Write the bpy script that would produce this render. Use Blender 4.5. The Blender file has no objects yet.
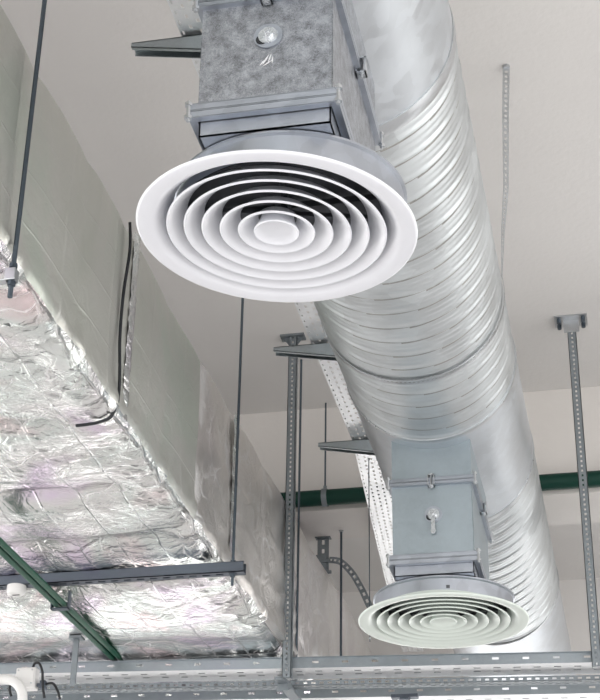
import bpy, bmesh, math, random
from mathutils import Vector, Matrix, noise
random.seed(7)
C = bpy.context.scene.collection
H = 1.6                      # eye height; heights below are given above the eye

# ------------------------------------------------------------------ camera
cam = bpy.data.cameras.new('camera'); co = bpy.data.objects.new('camera', cam); C.objects.link(co)
cam.sensor_fit = 'VERTICAL'; cam.sensor_height = 24; cam.lens = 1594.0 / 700 * 24
_Z = Vector((50, -2950, 1594)).normalized(); _Y = Vector((380, 868, 1594)); _Y = (_Y - _Z * _Y.dot(_Z)).normalized()
_X = _Y.cross(_Z)
if _X[0] < 0: _X = -_X
right = Vector((_X[0], _Y[0], _Z[0])); down = Vector((_X[1], _Y[1], _Z[1])); fwd = Vector((_X[2], _Y[2], _Z[2]))
m = Matrix((right, -down, -fwd)).transposed().to_4x4(); m.translation = Vector((0, 0, H))
co.matrix_world = m; cam.clip_start = 0.05
bpy.context.scene.camera = co

# ------------------------------------------------------------------ world, light, exposure
vs = bpy.context.scene.view_settings
vs.view_transform = 'Standard'; vs.look = 'None'; vs.gamma = 1; vs.use_curve_mapping = False; vs.exposure = 0.27
w = bpy.data.worlds.new('world'); bpy.context.scene.world = w; w.use_nodes = True
w.node_tree.nodes['Background'].inputs[0].default_value = (0.85, 0.9, 1, 1)
w.node_tree.nodes['Background'].inputs[1].default_value = 0.6

def unseen_window_light(loc, rot, sx, sy, power, col=(1, 0.985, 0.97)):
    l = bpy.data.lights.new('window_daylight', 'AREA'); l.shape = 'RECTANGLE'; l.size = sx; l.size_y = sy
    l.energy = power; l.color = col
    o = bpy.data.objects.new('window_daylight', l); C.objects.link(o); o.location = loc; o.rotation_euler = rot
    return o
P2 = math.pi / 2
UNSEEN_WINDOWS = []                 # unseen window lamps on solid walls: (axis, position, centre along wall, width, z0, z1)
for cx in (-3.6, -0.4, 2.8):       # far wall: unseen ribbon of lamps added for the foil's reflections
    UNSEEN_WINDOWS.append(('y', 9.93, cx, 2.9, 2.72, 3.45, 24))
for cy in (-2.9, 1.0, 4.9):        # right wall
    UNSEEN_WINDOWS.append(('x', 4.93, cy, 3.4, 0.8, 4.3, 95))
UNSEEN_WINDOWS.append(('x', 4.93, 8.35, 2.2, 0.8, 4.3, 32)); UNSEEN_WINDOWS.append(('-x', -5.93, 8.35, 2.2, 0.8, 4.2, 60))  # both added out of view to brighten the beam soffit and far wall
for cy in (-2.9, 1.0, 4.9):        # left wall
    UNSEEN_WINDOWS.append(('-x', -5.93, cy, 3.4, 0.8, 4.2, 62))
for cx in (-3.2, 1.6):             # wall behind the camera
    UNSEEN_WINDOWS.append(('-y', -4.93, cx, 4.2, 0.6, 4.4, 115))
for ax, p, c, wd, z0, z1, pw in UNSEEN_WINDOWS:
    zc = (z0 + z1) / 2
    if ax == 'y': unseen_window_light((c, p, zc), (-P2, 0, 0), wd, z1 - z0, pw)
    if ax == '-y': unseen_window_light((c, p, zc), (P2, 0, 0), wd, z1 - z0, pw)
    if ax == 'x': unseen_window_light((p, c, zc), (0, P2, 0), z1 - z0, wd, pw)
    if ax == '-x': unseen_window_light((p, c, zc), (0, -P2, 0), z1 - z0, wd, pw)

# ------------------------------------------------------------------ materials
def mat(name, col, rough=0.5, metal=0.0, spec=0.5):
    m = bpy.data.materials.new(name); m.use_nodes = True
    b = m.node_tree.nodes['Principled BSDF']
    b.inputs['Base Color'].default_value = (*col, 1); b.inputs['Roughness'].default_value = rough
    b.inputs['Metallic'].default_value = metal; b.inputs['Specular IOR Level'].default_value = spec
    return m
def N(m, t, **kw):
    n = m.node_tree.nodes.new(t)
    for k, v in kw.items():
        if k in n.inputs: n.inputs[k].default_value = v
        else: setattr(n, k, v)
    return n
def L(m, a, b): m.node_tree.links.new(a, b)
def ramp(m, fac, stops):
    r = N(m, 'ShaderNodeValToRGB'); cr = r.color_ramp
    while len(cr.elements) < len(stops): cr.elements.new(0.5)
    for e, (p, c) in zip(cr.elements, stops): e.position = p; e.color = (*c, 1) if len(c) == 3 else c
    L(m, fac, r.inputs[0]); return r
def coords(m, scale=(1, 1, 1), kind='Object', rot=(0, 0, 0)):
    t = N(m, 'ShaderNodeTexCoord'); mp = N(m, 'ShaderNodeMapping'); mp.inputs['Scale'].default_value = scale
    mp.inputs['Rotation'].default_value = rot
    L(m, t.outputs[kind], mp.inputs[0]); return mp.outputs[0]
def g(v): return (v, v, v)

def plaster(name, col, var=0.06, scale=1.2, bump=0.15):
    m = mat(name, col, 0.9, 0, 0.2); b = m.node_tree.nodes['Principled BSDF']
    v = coords(m)
    n = N(m, 'ShaderNodeTexNoise', Scale=scale, Detail=6.0, Roughness=0.6); L(m, v, n.inputs['Vector'])
    r = ramp(m, n.outputs[0], [(0.3, tuple(c * (1 - var) for c in col)), (0.7, tuple(min(1, c * (1 + var)) for c in col))])
    L(m, r.outputs[0], b.inputs['Base Color'])
    n2 = N(m, 'ShaderNodeTexNoise', Scale=40.0, Detail=4.0); L(m, v, n2.inputs['Vector'])
    bp = N(m, 'ShaderNodeBump', Strength=bump, Distance=0.01); L(m, n2.outputs[0], bp.inputs['Height']); L(m, bp.outputs[0], b.inputs['Normal'])
    return m

def galv(name, col=(0.53, 0.56, 0.59), rough=0.40, spangle=26.0, var=0.12, bump=0.05, big=2.5):
    """galvanised sheet: zinc spangle, faint clouding and handling marks"""
    m = mat(name, col, rough, 1.0); b = m.node_tree.nodes['Principled BSDF']
    v = coords(m)
    vo = N(m, 'ShaderNodeTexVoronoi', Scale=spangle); 
    nz = N(m, 'ShaderNodeTexNoise', Scale=spangle * 0.5, Detail=3.0); L(m, v, nz.inputs['Vector'])
    mx = N(m, 'ShaderNodeMixRGB'); mx.inputs[0].default_value = 0.06; L(m, v, mx.inputs[1]); L(m, nz.outputs[1], mx.inputs[2])
    L(m, mx.outputs[0], vo.inputs['Vector'])
    n = N(m, 'ShaderNodeTexNoise', Scale=big, Detail=8.0, Roughness=0.65); L(m, v, n.inputs['Vector'])
    add = N(m, 'ShaderNodeMath', operation='MULTIPLY_ADD'); L(m, vo.outputs['Color'], add.inputs[0]); add.inputs[1].default_value = 0.35
    L(m, n.outputs[0], add.inputs[2])
    r = ramp(m, add.outputs[0], [(0.35, tuple(c * (1 - var) for c in col)), (0.9, tuple(min(1, c * (1 + var)) for c in col))])
    L(m, r.outputs[0], b.inputs['Base Color'])
    rr = N(m, 'ShaderNodeMapRange'); rr.inputs['From Min'].default_value = 0.35; rr.inputs['From Max'].default_value = 0.9
    rr.inputs['To Min'].default_value = rough - 0.09; rr.inputs['To Max'].default_value = rough + 0.09
    L(m, add.outputs[0], rr.inputs['Value']); L(m, rr.outputs[0], b.inputs['Roughness'])
    bp = N(m, 'ShaderNodeBump', Strength=bump, Distance=0.02); L(m, n.outputs[0], bp.inputs['Height']); L(m, bp.outputs[0], b.inputs['Normal'])
    return m

M = {}
M['ceiling'] = plaster('ceiling_paint', (0.70, 0.685, 0.67), 0.04, 0.8)
M['beam'] = plaster('beam_paint', (0.70, 0.675, 0.65), 0.05, 1.0)
M['wall'] = plaster('wall_paint', (0.80, 0.785, 0.77), 0.04, 0.7)
M['floor'] = plaster('floor_screed', (0.70, 0.695, 0.70), 0.22, 0.6, 0.05)
M['galv'] = galv('galvanised_duct')
M['rib'] = galv('ribbed_duct_zinc', (0.57, 0.60, 0.615), 0.40, 9.0, 0.14, 0.05, 4.0)
M['box'] = galv('plenum_zinc', (0.31, 0.325, 0.35), 0.46, 200.0, 0.55, 0.03, 40.0)
M['boxfar'] = galv('plenum_zinc_far', (0.36, 0.415, 0.45), 0.45, 70.0, 0.08, 0.02, 5.0)
M['flange'] = galv('flange_zinc', (0.42, 0.45, 0.50), 0.36, 30.0, 0.1)
M['tray'] = galv('tray_zinc', (0.72, 0.735, 0.75), 0.42, 60.0, 0.08)
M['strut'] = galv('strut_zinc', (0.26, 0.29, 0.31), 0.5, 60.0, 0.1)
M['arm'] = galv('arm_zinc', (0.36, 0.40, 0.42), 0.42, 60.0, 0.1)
M['shiny'] = galv('bright_nut', (0.62, 0.64, 0.66), 0.24, 90.0, 0.1)
M['grime'] = galv('seam_grime', (0.34, 0.34, 0.325), 0.5, 40.0, 0.3)
M['scuff'] = mat('scuffed_zinc', (0.75, 0.76, 0.78), 0.5, 0.2)
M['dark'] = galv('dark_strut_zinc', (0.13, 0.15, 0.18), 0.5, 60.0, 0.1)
M['collar'] = galv('collar_zinc', (0.44, 0.455, 0.50), 0.30, 30.0, 0.12)
M['inner'] = galv('inner_zinc', (0.12, 0.125, 0.135), 0.55, 40.0, 0.15)  # shade of the diffuser interior put into the colour
M['bolt'] = galv('bolt_zinc', (0.52, 0.54, 0.56), 0.32, 60.0, 0.06)
M['rod'] = mat('rod_steel', (0.10, 0.125, 0.15), 0.5, 0.8)
M['white'] = mat('white_enamel', (0.76, 0.775, 0.82), 0.30, 0, 0.5)
M['mint'] = mat('mint_white_enamel', (0.66, 0.725, 0.68), 0.32, 0, 0.5)
M['plastic'] = mat('white_plastic', (0.78, 0.78, 0.77), 0.4)
M['black'] = mat('black_rubber', (0.012, 0.014, 0.018), 0.55)
M['green'] = mat('green_paint', (0.004, 0.040, 0.028), 0.5, 0, 0.25)
M['green2'] = mat('green_plastic', (0.004, 0.065, 0.036), 0.5, 0, 0.2)
M['dado'] = mat('dado_paint', (0.06, 0.06, 0.07), 0.5)
M['frame'] = mat('window_frame_paint', (0.5, 0.5, 0.5), 0.5)

def foil_mat(name, side, amp=0.55, worn=False):
    """crinkled aluminium foil with a glued scrim grid"""
    m = mat(name, (0.80, 0.80, 0.80), 0.2, 1.0); b = m.node_tree.nodes['Principled BSDF']
    v = coords(m)
    # warped coordinates
    nz = N(m, 'ShaderNodeTexNoise', Scale=5.0, Detail=4.0); L(m, v, nz.inputs['Vector'])
    wp = N(m, 'ShaderNodeMixRGB', blend_type='LINEAR_LIGHT'); wp.inputs[0].default_value = 0.10; L(m, v, wp.inputs[1]); L(m, nz.outputs[1], wp.inputs[2])
    v1 = N(m, 'ShaderNodeTexVoronoi', feature='DISTANCE_TO_EDGE', Scale=7.0); L(m, wp.outputs[0], v1.inputs['Vector'])
    v2 = N(m, 'ShaderNodeTexVoronoi', feature='DISTANCE_TO_EDGE', Scale=19.0); L(m, wp.outputs[0], v2.inputs['Vector'])
    n3 = N(m, 'ShaderNodeTexNoise', Scale=22.0, Detail=8.0, Roughness=0.65, Distortion=1.2); L(m, v, n3.inputs['Vector'])
    n4 = N(m, 'ShaderNodeTexNoise', Scale=2.3, Detail=3.0); L(m, v, n4.inputs['Vector'])
    def sm(src, hi):
        r = N(m, 'ShaderNodeMapRange', interpolation_type='SMOOTHSTEP'); r.inputs['From Max'].default_value = hi; L(m, src, r.inputs['Value']); return r.outputs[0]
    a = sm(v1.outputs[0], 0.16); c = sm(v2.outputs[0], 0.14)
    s1 = N(m, 'ShaderNodeMath', operation='MULTIPLY'); L(m, a, s1.inputs[0]); s1.inputs[1].default_value = 0.9
    s2 = N(m, 'ShaderNodeMath', operation='MULTIPLY_ADD'); L(m, c, s2.inputs[0]); s2.inputs[1].default_value = 0.35; L(m, s1.outputs[0], s2.inputs[2])
    s3 = N(m, 'ShaderNodeMath', operation='MULTIPLY_ADD'); L(m, n3.outputs[0], s3.inputs[0]); s3.inputs[1].default_value = 1.3; L(m, s2.outputs[0], s3.inputs[2])
    # patches where the foil lies smooth
    mk = ramp(m, n4.outputs[0], [(0.38, g(0.25)), (0.62, g(1.0))])
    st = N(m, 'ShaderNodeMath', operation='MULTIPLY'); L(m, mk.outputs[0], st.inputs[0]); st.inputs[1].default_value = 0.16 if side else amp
    bp = N(m, 'ShaderNodeBump', Distance=0.012); L(m, st.outputs[0], bp.inputs['Strength']); L(m, s3.outputs[0], bp.inputs['Height'])
    # scrim: raised thin lines along and across
    last = bp; lines = []
    for rot, sc in (((0, 0, 0.06), (6.5, 0, 0)), ((0, 0, 0.12), (0, 2.3, 0))) if not side else (((0.12, 0, 0), (0, 2.2, 0)), ((0.05, 0, 0), (0, 0, 6.5))):
        vv = coords(m, sc, 'Object', rot)
        sx = N(m, 'ShaderNodeSeparateXYZ'); L(m, vv, sx.inputs[0])
        ad = N(m, 'ShaderNodeMath', operation='ADD'); L(m, sx.outputs[0], ad.inputs[0]); L(m, sx.outputs[1], ad.inputs[1])
        ad2 = N(m, 'ShaderNodeMath', operation='ADD'); L(m, ad.outputs[0], ad2.inputs[0]); L(m, sx.outputs[2], ad2.inputs[1])
        pp = N(m, 'ShaderNodeMath', operation='PINGPONG'); L(m, ad2.outputs[0], pp.inputs[0]); pp.inputs[1].default_value = 0.5
        rr = ramp(m, pp.outputs[0], [(0.0, g(1)), (0.035, g(0))]); lines.append(rr.outputs[0])
        b2 = N(m, 'ShaderNodeBump', Strength=(0.25 if side else (0.9 if len(lines) == 1 else 0.35)), Distance=0.008); L(m, rr.outputs[0], b2.inputs['Height']); L(m, last.outputs[0], b2.inputs['Normal']); last = b2
    L(m, last.outputs[0], b.inputs['Normal'])
    # pink, purple and greenish reflections of the room painted into the foil colour
    tn = N(m, 'ShaderNodeTexNoise', Scale=1.6, Detail=5.0, Distortion=1.0); L(m, v, tn.inputs['Vector'])
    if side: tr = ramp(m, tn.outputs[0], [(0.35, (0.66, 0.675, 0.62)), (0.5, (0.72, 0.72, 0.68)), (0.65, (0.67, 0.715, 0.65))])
    elif worn: tr = ramp(m, tn.outputs[0], [(0.35, (0.80, 0.77, 0.74)), (0.5, (0.86, 0.83, 0.80)), (0.65, (0.82, 0.78, 0.77))])
    else: tr = ramp(m, tn.outputs[0], [(0.36, (0.80, 0.70, 0.84)), (0.45, (0.83, 0.82, 0.82)), (0.55, (0.79, 0.84, 0.82)), (0.66, (0.88, 0.75, 0.76))])
    # whitish scrim threads, and folds painted lighter as catching light: broken up by noise
    ce = N(m, 'ShaderNodeMapRange'); L(m, v1.outputs[0], ce.inputs['Value']); ce.inputs['From Max'].default_value = 0.035; ce.inputs['To Min'].default_value = 1; ce.inputs['To Max'].default_value = 0
    mxl = N(m, 'ShaderNodeMath', operation='MAXIMUM'); L(m, lines[0], mxl.inputs[0]); q2 = N(m, 'ShaderNodeMath', operation='MULTIPLY'); L(m, lines[1], q2.inputs[0]); q2.inputs[1].default_value = 0.3; L(m, q2.outputs[0], mxl.inputs[1])
    mx2 = N(m, 'ShaderNodeMath', operation='MAXIMUM'); L(m, mxl.outputs[0], mx2.inputs[0]); L(m, ce.outputs[0], mx2.inputs[1])
    nb = N(m, 'ShaderNodeTexNoise', Scale=6.0, Detail=3.0); L(m, v, nb.inputs['Vector'])
    nr = ramp(m, nb.outputs[0], [(0.42, g(0.05)), (0.60, g(1.0))])
    fc = N(m, 'ShaderNodeMath', operation='MULTIPLY'); L(m, mx2.outputs[0], fc.inputs[0]); L(m, nr.outputs[0], fc.inputs[1])
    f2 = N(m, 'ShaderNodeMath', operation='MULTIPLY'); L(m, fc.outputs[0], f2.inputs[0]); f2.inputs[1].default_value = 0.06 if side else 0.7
    mc = N(m, 'ShaderNodeMixRGB'); L(m, f2.outputs[0], mc.inputs[0]); L(m, tr.outputs[0], mc.inputs[1]); mc.inputs[2].default_value = (0.9, 0.9, 0.9, 1)
    L(m, mc.outputs[0], b.inputs['Base Color'])
    mt = N(m, 'ShaderNodeMath', operation='SUBTRACT'); mt.inputs[0].default_value = 1.0; L(m, f2.outputs[0], mt.inputs[1]); L(m, mt.outputs[0], b.inputs['Metallic'])
    rr = N(m, 'ShaderNodeMapRange'); L(m, n4.outputs[0], rr.inputs['Value'])
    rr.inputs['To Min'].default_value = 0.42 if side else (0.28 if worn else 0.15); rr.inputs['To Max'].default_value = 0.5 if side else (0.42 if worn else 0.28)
    L(m, rr.outputs[0], b.inputs['Roughness'])
    return m
M['foil'] = foil_mat('foil_underside', False)
M['foilside'] = foil_mat('foil_side', True)
M['foilworn'] = foil_mat('foil_side_worn', False, 0.30, True)
M['tape'] = foil_mat('foil_tape', False)

# ------------------------------------------------------------------ mesh helpers
class MB:
    def __init__(s, T=None): s.v = []; s.f = []; s.mi = []; s.T = T; s.m = 0
    def add(s, vs_, fs):
        o = len(s.v); s.v += [tuple((s.T @ Vector(p)) if s.T else p) for p in vs_]
        s.f += [tuple(i + o for i in f) for f in fs]; s.mi += [s.m] * len(fs); return s
    def box(s, a, b):
        (x0, y0, z0), (x1, y1, z1) = a, b
        x0, x1 = min(x0, x1), max(x0, x1); y0, y1 = min(y0, y1), max(y0, y1); z0, z1 = min(z0, z1), max(z0, z1)
        return s.add([(x0,y0,z0),(x1,y0,z0),(x1,y1,z0),(x0,y1,z0),(x0,y0,z1),(x1,y0,z1),(x1,y1,z1),(x0,y1,z1)],
            [(0,3,2,1),(4,5,6,7),(0,1,5,4),(1,2,6,5),(2,3,7,6),(3,0,4,7)])
    def prism(s, pts, d):
        """polygon pts (3D) swept by vector d"""
        n = len(pts); d = Vector(d)
        return s.add(list(pts) + [tuple(Vector(p) + d) for p in pts],
            [tuple(range(n - 1, -1, -1)), tuple(range(n, 2 * n))] + [(i, (i + 1) % n, n + (i + 1) % n, n + i) for i in range(n)])
    def tube(s, pts, r, seg=10, cap=True):
        pts = [Vector(p) for p in pts]; n = len(pts); rs = r if isinstance(r, (list, tuple)) else [r] * n
        t0 = (pts[1] - pts[0]).normalized(); u = t0.orthogonal().normalized(); vv = []; ff = []
        for i, p in enumerate(pts):
            t = (pts[min(i + 1, n - 1)] - pts[max(i - 1, 0)]).normalized()
            u = (u - t * u.dot(t)).normalized(); w_ = t.cross(u)
            for k in range(seg):
                a = 2 * math.pi * k / seg; vv.append(tuple(p + (u * math.cos(a) + w_ * math.sin(a)) * rs[i]))
        for i in range(n - 1):
            for k in range(seg):
                k2 = (k + 1) % seg; ff.append((i*seg+k, i*seg+k2, (i+1)*seg+k2, (i+1)*seg+k))
        if cap: ff += [tuple(range(seg - 1, -1, -1)), tuple(range((n-1)*seg, n*seg))]
        return s.add(vv, ff)
    def lathe(s, prof, c=(0, 0, 0), seg=96, closed=False, a0=0, a1=2 * math.pi):
        """profile [(r,z)] turned about the vertical through c"""
        full = abs(a1 - a0 - 2 * math.pi) < 1e-6; ns = seg if full else seg + 1; n = len(prof)
        vv = [(c[0] + r * math.cos(a0 + (a1-a0)*k/seg), c[1] + r * math.sin(a0 + (a1-a0)*k/seg), c[2] + z) for k in range(ns) for r, z in prof]
        ff = []
        for k in range(seg):
            k2 = (k + 1) % ns
            for j in range(n if closed else n - 1):
                j2 = (j + 1) % n; ff.append((k*n+j, k2*n+j, k2*n+j2, k*n+j2))
        return s.add(vv, ff)
    def sheet(s, o, U, V, us, vs_, holes=(), th=(0, 0, 0)):
        """flat sheet o + u U + v V over the grid us x vs, leaving out cells in holes; folded thick by th"""
        o, U, V, th = Vector(o), Vector(U), Vector(V), Vector(th); nu, nv = len(us), len(vs_)
        solid = lambda i, j: 0 <= i < nu - 1 and 0 <= j < nv - 1 and not holes(i, j)
        vv = [tuple(o + U * a + V * b) for a in us for b in vs_]; k0 = len(vv); vv += [tuple(Vector(p) + th) for p in vv]; ff = []
        for i in range(nu - 1):
            for j in range(nv - 1):
                if not solid(i, j): continue
                a, b, c, d = i*nv+j, (i+1)*nv+j, (i+1)*nv+j+1, i*nv+j+1
                ff += [(a, b, c, d), (k0+d, k0+c, k0+b, k0+a)]
                if not solid(i, j-1): ff.append((a, k0+a, k0+b, b))
                if not solid(i+1, j): ff.append((b, k0+b, k0+c, c))
                if not solid(i, j+1): ff.append((c, k0+c, k0+d, d))
                if not solid(i-1, j): ff.append((d, k0+d, k0+a, a))
        return s.add(vv, ff)
    def build(s, name, mats, parent=None, smooth=None, bevel=0, loc=None):
        me = bpy.data.meshes.new(name); off = Vector(loc) if loc is not None else (Vector(parent['base']) if parent and 'base' in parent else Vector((0,0,0)))
        me.from_pydata([tuple(Vector(p) - off) for p in s.v], [], s.f)
        if not isinstance(mats, (list, tuple)): mats = [mats]
        for q in mats: me.materials.append(q)
        for p, i in zip(me.polygons, s.mi): p.material_index = i
        bm = bmesh.new(); bm.from_mesh(me); bmesh.ops.remove_doubles(bm, verts=bm.verts, dist=1e-6); bmesh.ops.recalc_face_normals(bm, faces=bm.faces); bm.to_mesh(me); bm.free()
        o = bpy.data.objects.new(name, me); C.objects.link(o)
        if loc is not None: o.location = off
        if parent: o.parent = parent
        o['base'] = tuple(off)
        if smooth is not None:
            me.shade_smooth(); me.set_sharp_from_angle(angle=math.radians(smooth))
        if bevel:
            b = o.modifiers.new('bevel', 'BEVEL'); b.width = bevel; b.segments = 2; b.limit_method = 'ANGLE'
        return o

def thing(name, label, cat, base, group=None):
    o = bpy.data.objects.new(name, None); C.objects.link(o); o.location = base; o['base'] = tuple(base)
    o.empty_display_size = 0.1; tag(o, label, cat, group); return o
def tag(o, label, cat, group=None):
    o['label'] = label; o['category'] = cat
    if group: o['group'] = group
    return o
def struct(o): o['kind'] = 'structure'; return o
def copy_tree(o, parent=None):
    c = o.copy(); C.objects.link(c)
    if parent: c.parent = parent
    for ch in list(o.children): copy_tree(ch, c)
    return c

# perforated sheets --------------------------------------------------
def cuts(total, pitch, hole, start=0.0):
    """grid coordinates with hole cells; returns (coords, set of hole-cell indices)"""
    xs = [0.0]; hs = set(); p = start + pitch / 2
    while p + hole / 2 < total - 1e-4:
        if p - hole / 2 > xs[-1] + 1e-5: xs.append(p - hole / 2)
        hs.add(len(xs) - 1); xs.append(p + hole / 2); p += pitch
    if total > xs[-1] + 1e-5: xs.append(total)
    return xs, hs
def perf(mb, o, U, V, length, width, rows, pitch, hl, th, stagger=False):
    """sheet with rows [(centre v, hole width)] of slots hl long every pitch; holes staggered on alternate rows"""
    us, hu = cuts(length, pitch, hl)
    if stagger:
        us2 = sorted(set([round(x, 5) for x in us])); extra, _ = cuts(length, pitch, hl, pitch / 2)
        allu = sorted(set(us2 + [round(x, 5) for x in extra]))
        u = [allu[0]]
        for x in allu[1:]:
            if x - u[-1] > 2e-4: u.append(x)
        us = u
    vs_ = [0.0]; hv = {}
    for ri, (c, hw) in enumerate(rows):
        vs_.append(c - hw / 2); hv[len(vs_) - 1] = ri; vs_.append(c + hw / 2)
    vs_.append(width)
    def hole(i, j):
        if j not in hv: return False
        mid = (us[i] + us[i + 1]) / 2
        ph = (mid / pitch) % 1.0
        if stagger and hv[j] % 2: ph = (ph + 0.5) % 1.0
        return abs(ph - 0.5) < hl / pitch / 2 and us[i] > 0 and us[i + 1] < length
    return mb.sheet(o, U, V, us, vs_, hole, th)

# ------------------------------------------------------------------ room
def wallbox(name, a, b, m): return struct(MB().box(a, b).build(name, m))
XL, XR, YF, YB, CZ = -6.0, 5.0, -5.0, 10.0, H + 3.65
wallbox('floor', (XL, YF, -0.2), (XR, YB, 0), M['floor'])
wallbox('ceiling', (XL - .2, YF - .2, CZ), (XR + .2, YB + .2, CZ + 0.25), M['ceiling'])
wallbox('wall_left', (XL - 0.2, YF - .2, 0), (XL, YB + .2, CZ), M['wall'])
wallbox('wall_right', (XR, YF - .2, 0), (XR + 0.2, YB + .2, CZ), M['wall'])
wallbox('wall_back', (XL, YB, 0), (XR, YB + 0.2, CZ), M['wall'])
wallbox('wall_front', (XL, YF - 0.2, 0), (XR, YF, CZ), M['wall'])
wallbox('trim_2', (XL, YB - 0.05, 1.35), (XR, YB, 2.6), M['dado'])   # unseen dark band added so the foil's underside mirrors something dark
wallbox('trim_1', (XL, 7.24, H + 3.08), (XR, 7.63, CZ), M['beam'])       # ceiling beam
for i, (ax, p, c, wd, z0, z1, pw) in enumerate(UNSEEN_WINDOWS):  # unseen frames whose bars break up the lamps' reflections
    mb = MB(); t = 0.06; inn = 0.03
    def bar(u0, u1, a, b):
        if ax == 'y': mb.box((u0, YB - 0.12, a), (u1, YB, b))
        if ax == '-y': mb.box((u0, YF, a), (u1, YF + 0.12, b))
        if ax == 'x': mb.box((XR - 0.12, u0, a), (XR, u1, b))
        if ax == '-x': mb.box((XL, u0, a), (XL + 0.12, u1, b))
    bar(c - wd/2 - t, c + wd/2 + t, z0 - t, z0); bar(c - wd/2 - t, c + wd/2 + t, z1, z1 + t)
    bar(c - wd/2 - t, c - wd/2, z0, z1); bar(c + wd/2, c + wd/2 + t, z0, z1)
    for k in (1, 2): bar(c - wd/2 + wd*k/3 - t/2, c - wd/2 + wd*k/3 + t/2, z0, z1)
    bar(c - wd/2, c + wd/2, z0 + (z1-z0)*0.62 - t/2, z0 + (z1-z0)*0.62 + t/2)
    struct(mb.build('window_%d' % (i + 1), M['frame']))

# ------------------------------------------------------------------ spiral duct
DX, DZ, DR = -0.625, H + 2.71, 0.305
def cyl_section(y0, y1, r, prof=None, seg=80, ny=None, pitch=0.0):
    mb = MB(); ny = ny or max(2, int((y1 - y0) / 0.05)); vv = []; ff = []
    for i in range(ny + 1):
        y = y0 + (y1 - y0) * i / ny
        for k in range(seg):
            a = 2 * math.pi * k / seg
            rr = r + (prof(y, a) if prof else 0)
            vv.append((DX + rr * math.cos(a), y, DZ + rr * math.sin(a)))
    for i in range(ny):
        for k in range(seg):
            k2 = (k + 1) % seg; ff.append((i*seg+k, i*seg+k2, (i+1)*seg+k2, (i+1)*seg+k))
    mb.add(vv, ff)
    if prof is ribs:
        for i in range(ny):
            for k in range(seg):
                y = y0 + (y1 - y0) * (i + .5) / ny; t = ((y - 0.092 * (k + .5) / seg) / 0.092) % 1.0
                if 0.59 < t < 0.685: mb.mi[i*seg+k] = 1
    return mb
def ribs(y, a):
    p = 0.092; t = ((y - p * a / (2 * math.pi)) / p) % 1.0
    d = abs(t - 0.5)
    h = 0.0048 * max(0, 1 - (d / 0.10) ** 2)                      # lock seam
    for c in (0.14, 0.86): h += 0.0022 * max(0, 1 - ((t - c) / 0.09) ** 2)   # two shallow corrugations
    return h
duct = thing('spiral_duct', 'large round ribbed galvanized air duct running away under the ceiling', 'duct', (DX, 2.0, DZ - DR))
T1 = (2.42, 3.24); T2 = (5.12, 5.86)
def ring(y, r0, h, wd):
    prof = [(-wd/2, 0), (-wd/2, h), (-wd/4, h*1.25), (wd/4, h*1.25), (wd/2, h), (wd/2, 0)]
    mb = MB(); n = len(prof); seg = 80; vv = []; ff = []
    for k in range(seg):
        a = 2 * math.pi * k / seg
        for dy, dr in prof: vv.append((DX + (r0+dr)*math.cos(a), y + dy, DZ + (r0+dr)*math.sin(a)))
    for k in range(seg):
        k2 = (k+1) % seg
        for j in range(n):
            j2 = (j+1) % n; ff.append((k*n+j, k2*n+j, k2*n+j2, k*n+j2))
    return mb.add(vv, ff)
for (a, b) in ((-2.0, T1[0]), (T1[1], T2[0]), (T2[1], 7.45)):
    cyl_section(a, b, DR, ribs, 96, int((b - a) / 0.0075)).build('spiral_section', [M['rib'], M['grime']], duct, 60)
def dent(y, a): return 0.0018 * noise.noise(Vector((y * 3, math.cos(a) * 2, math.sin(a) * 2)))
for (a, b) in (T1, T2): 
    cyl_section(a - 0.03, b + 0.03, DR + 0.004, dent, 96).build('tee_section', M['galv'], duct, 60)
cyl_section(7.42, 9.98, DR + 0.001, dent, 96).build('plain_section', M['galv'], duct, 60)
for y in (T1[0]-.03, T1[1]+.03, T2[0]-.03, T2[1]+.03, 7.42): ring(y, DR, 0.007, 0.05 if abs(y - T1[1]) < .05 else 0.026).build('coupling_rim', M['bolt'], duct, 40)

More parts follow.
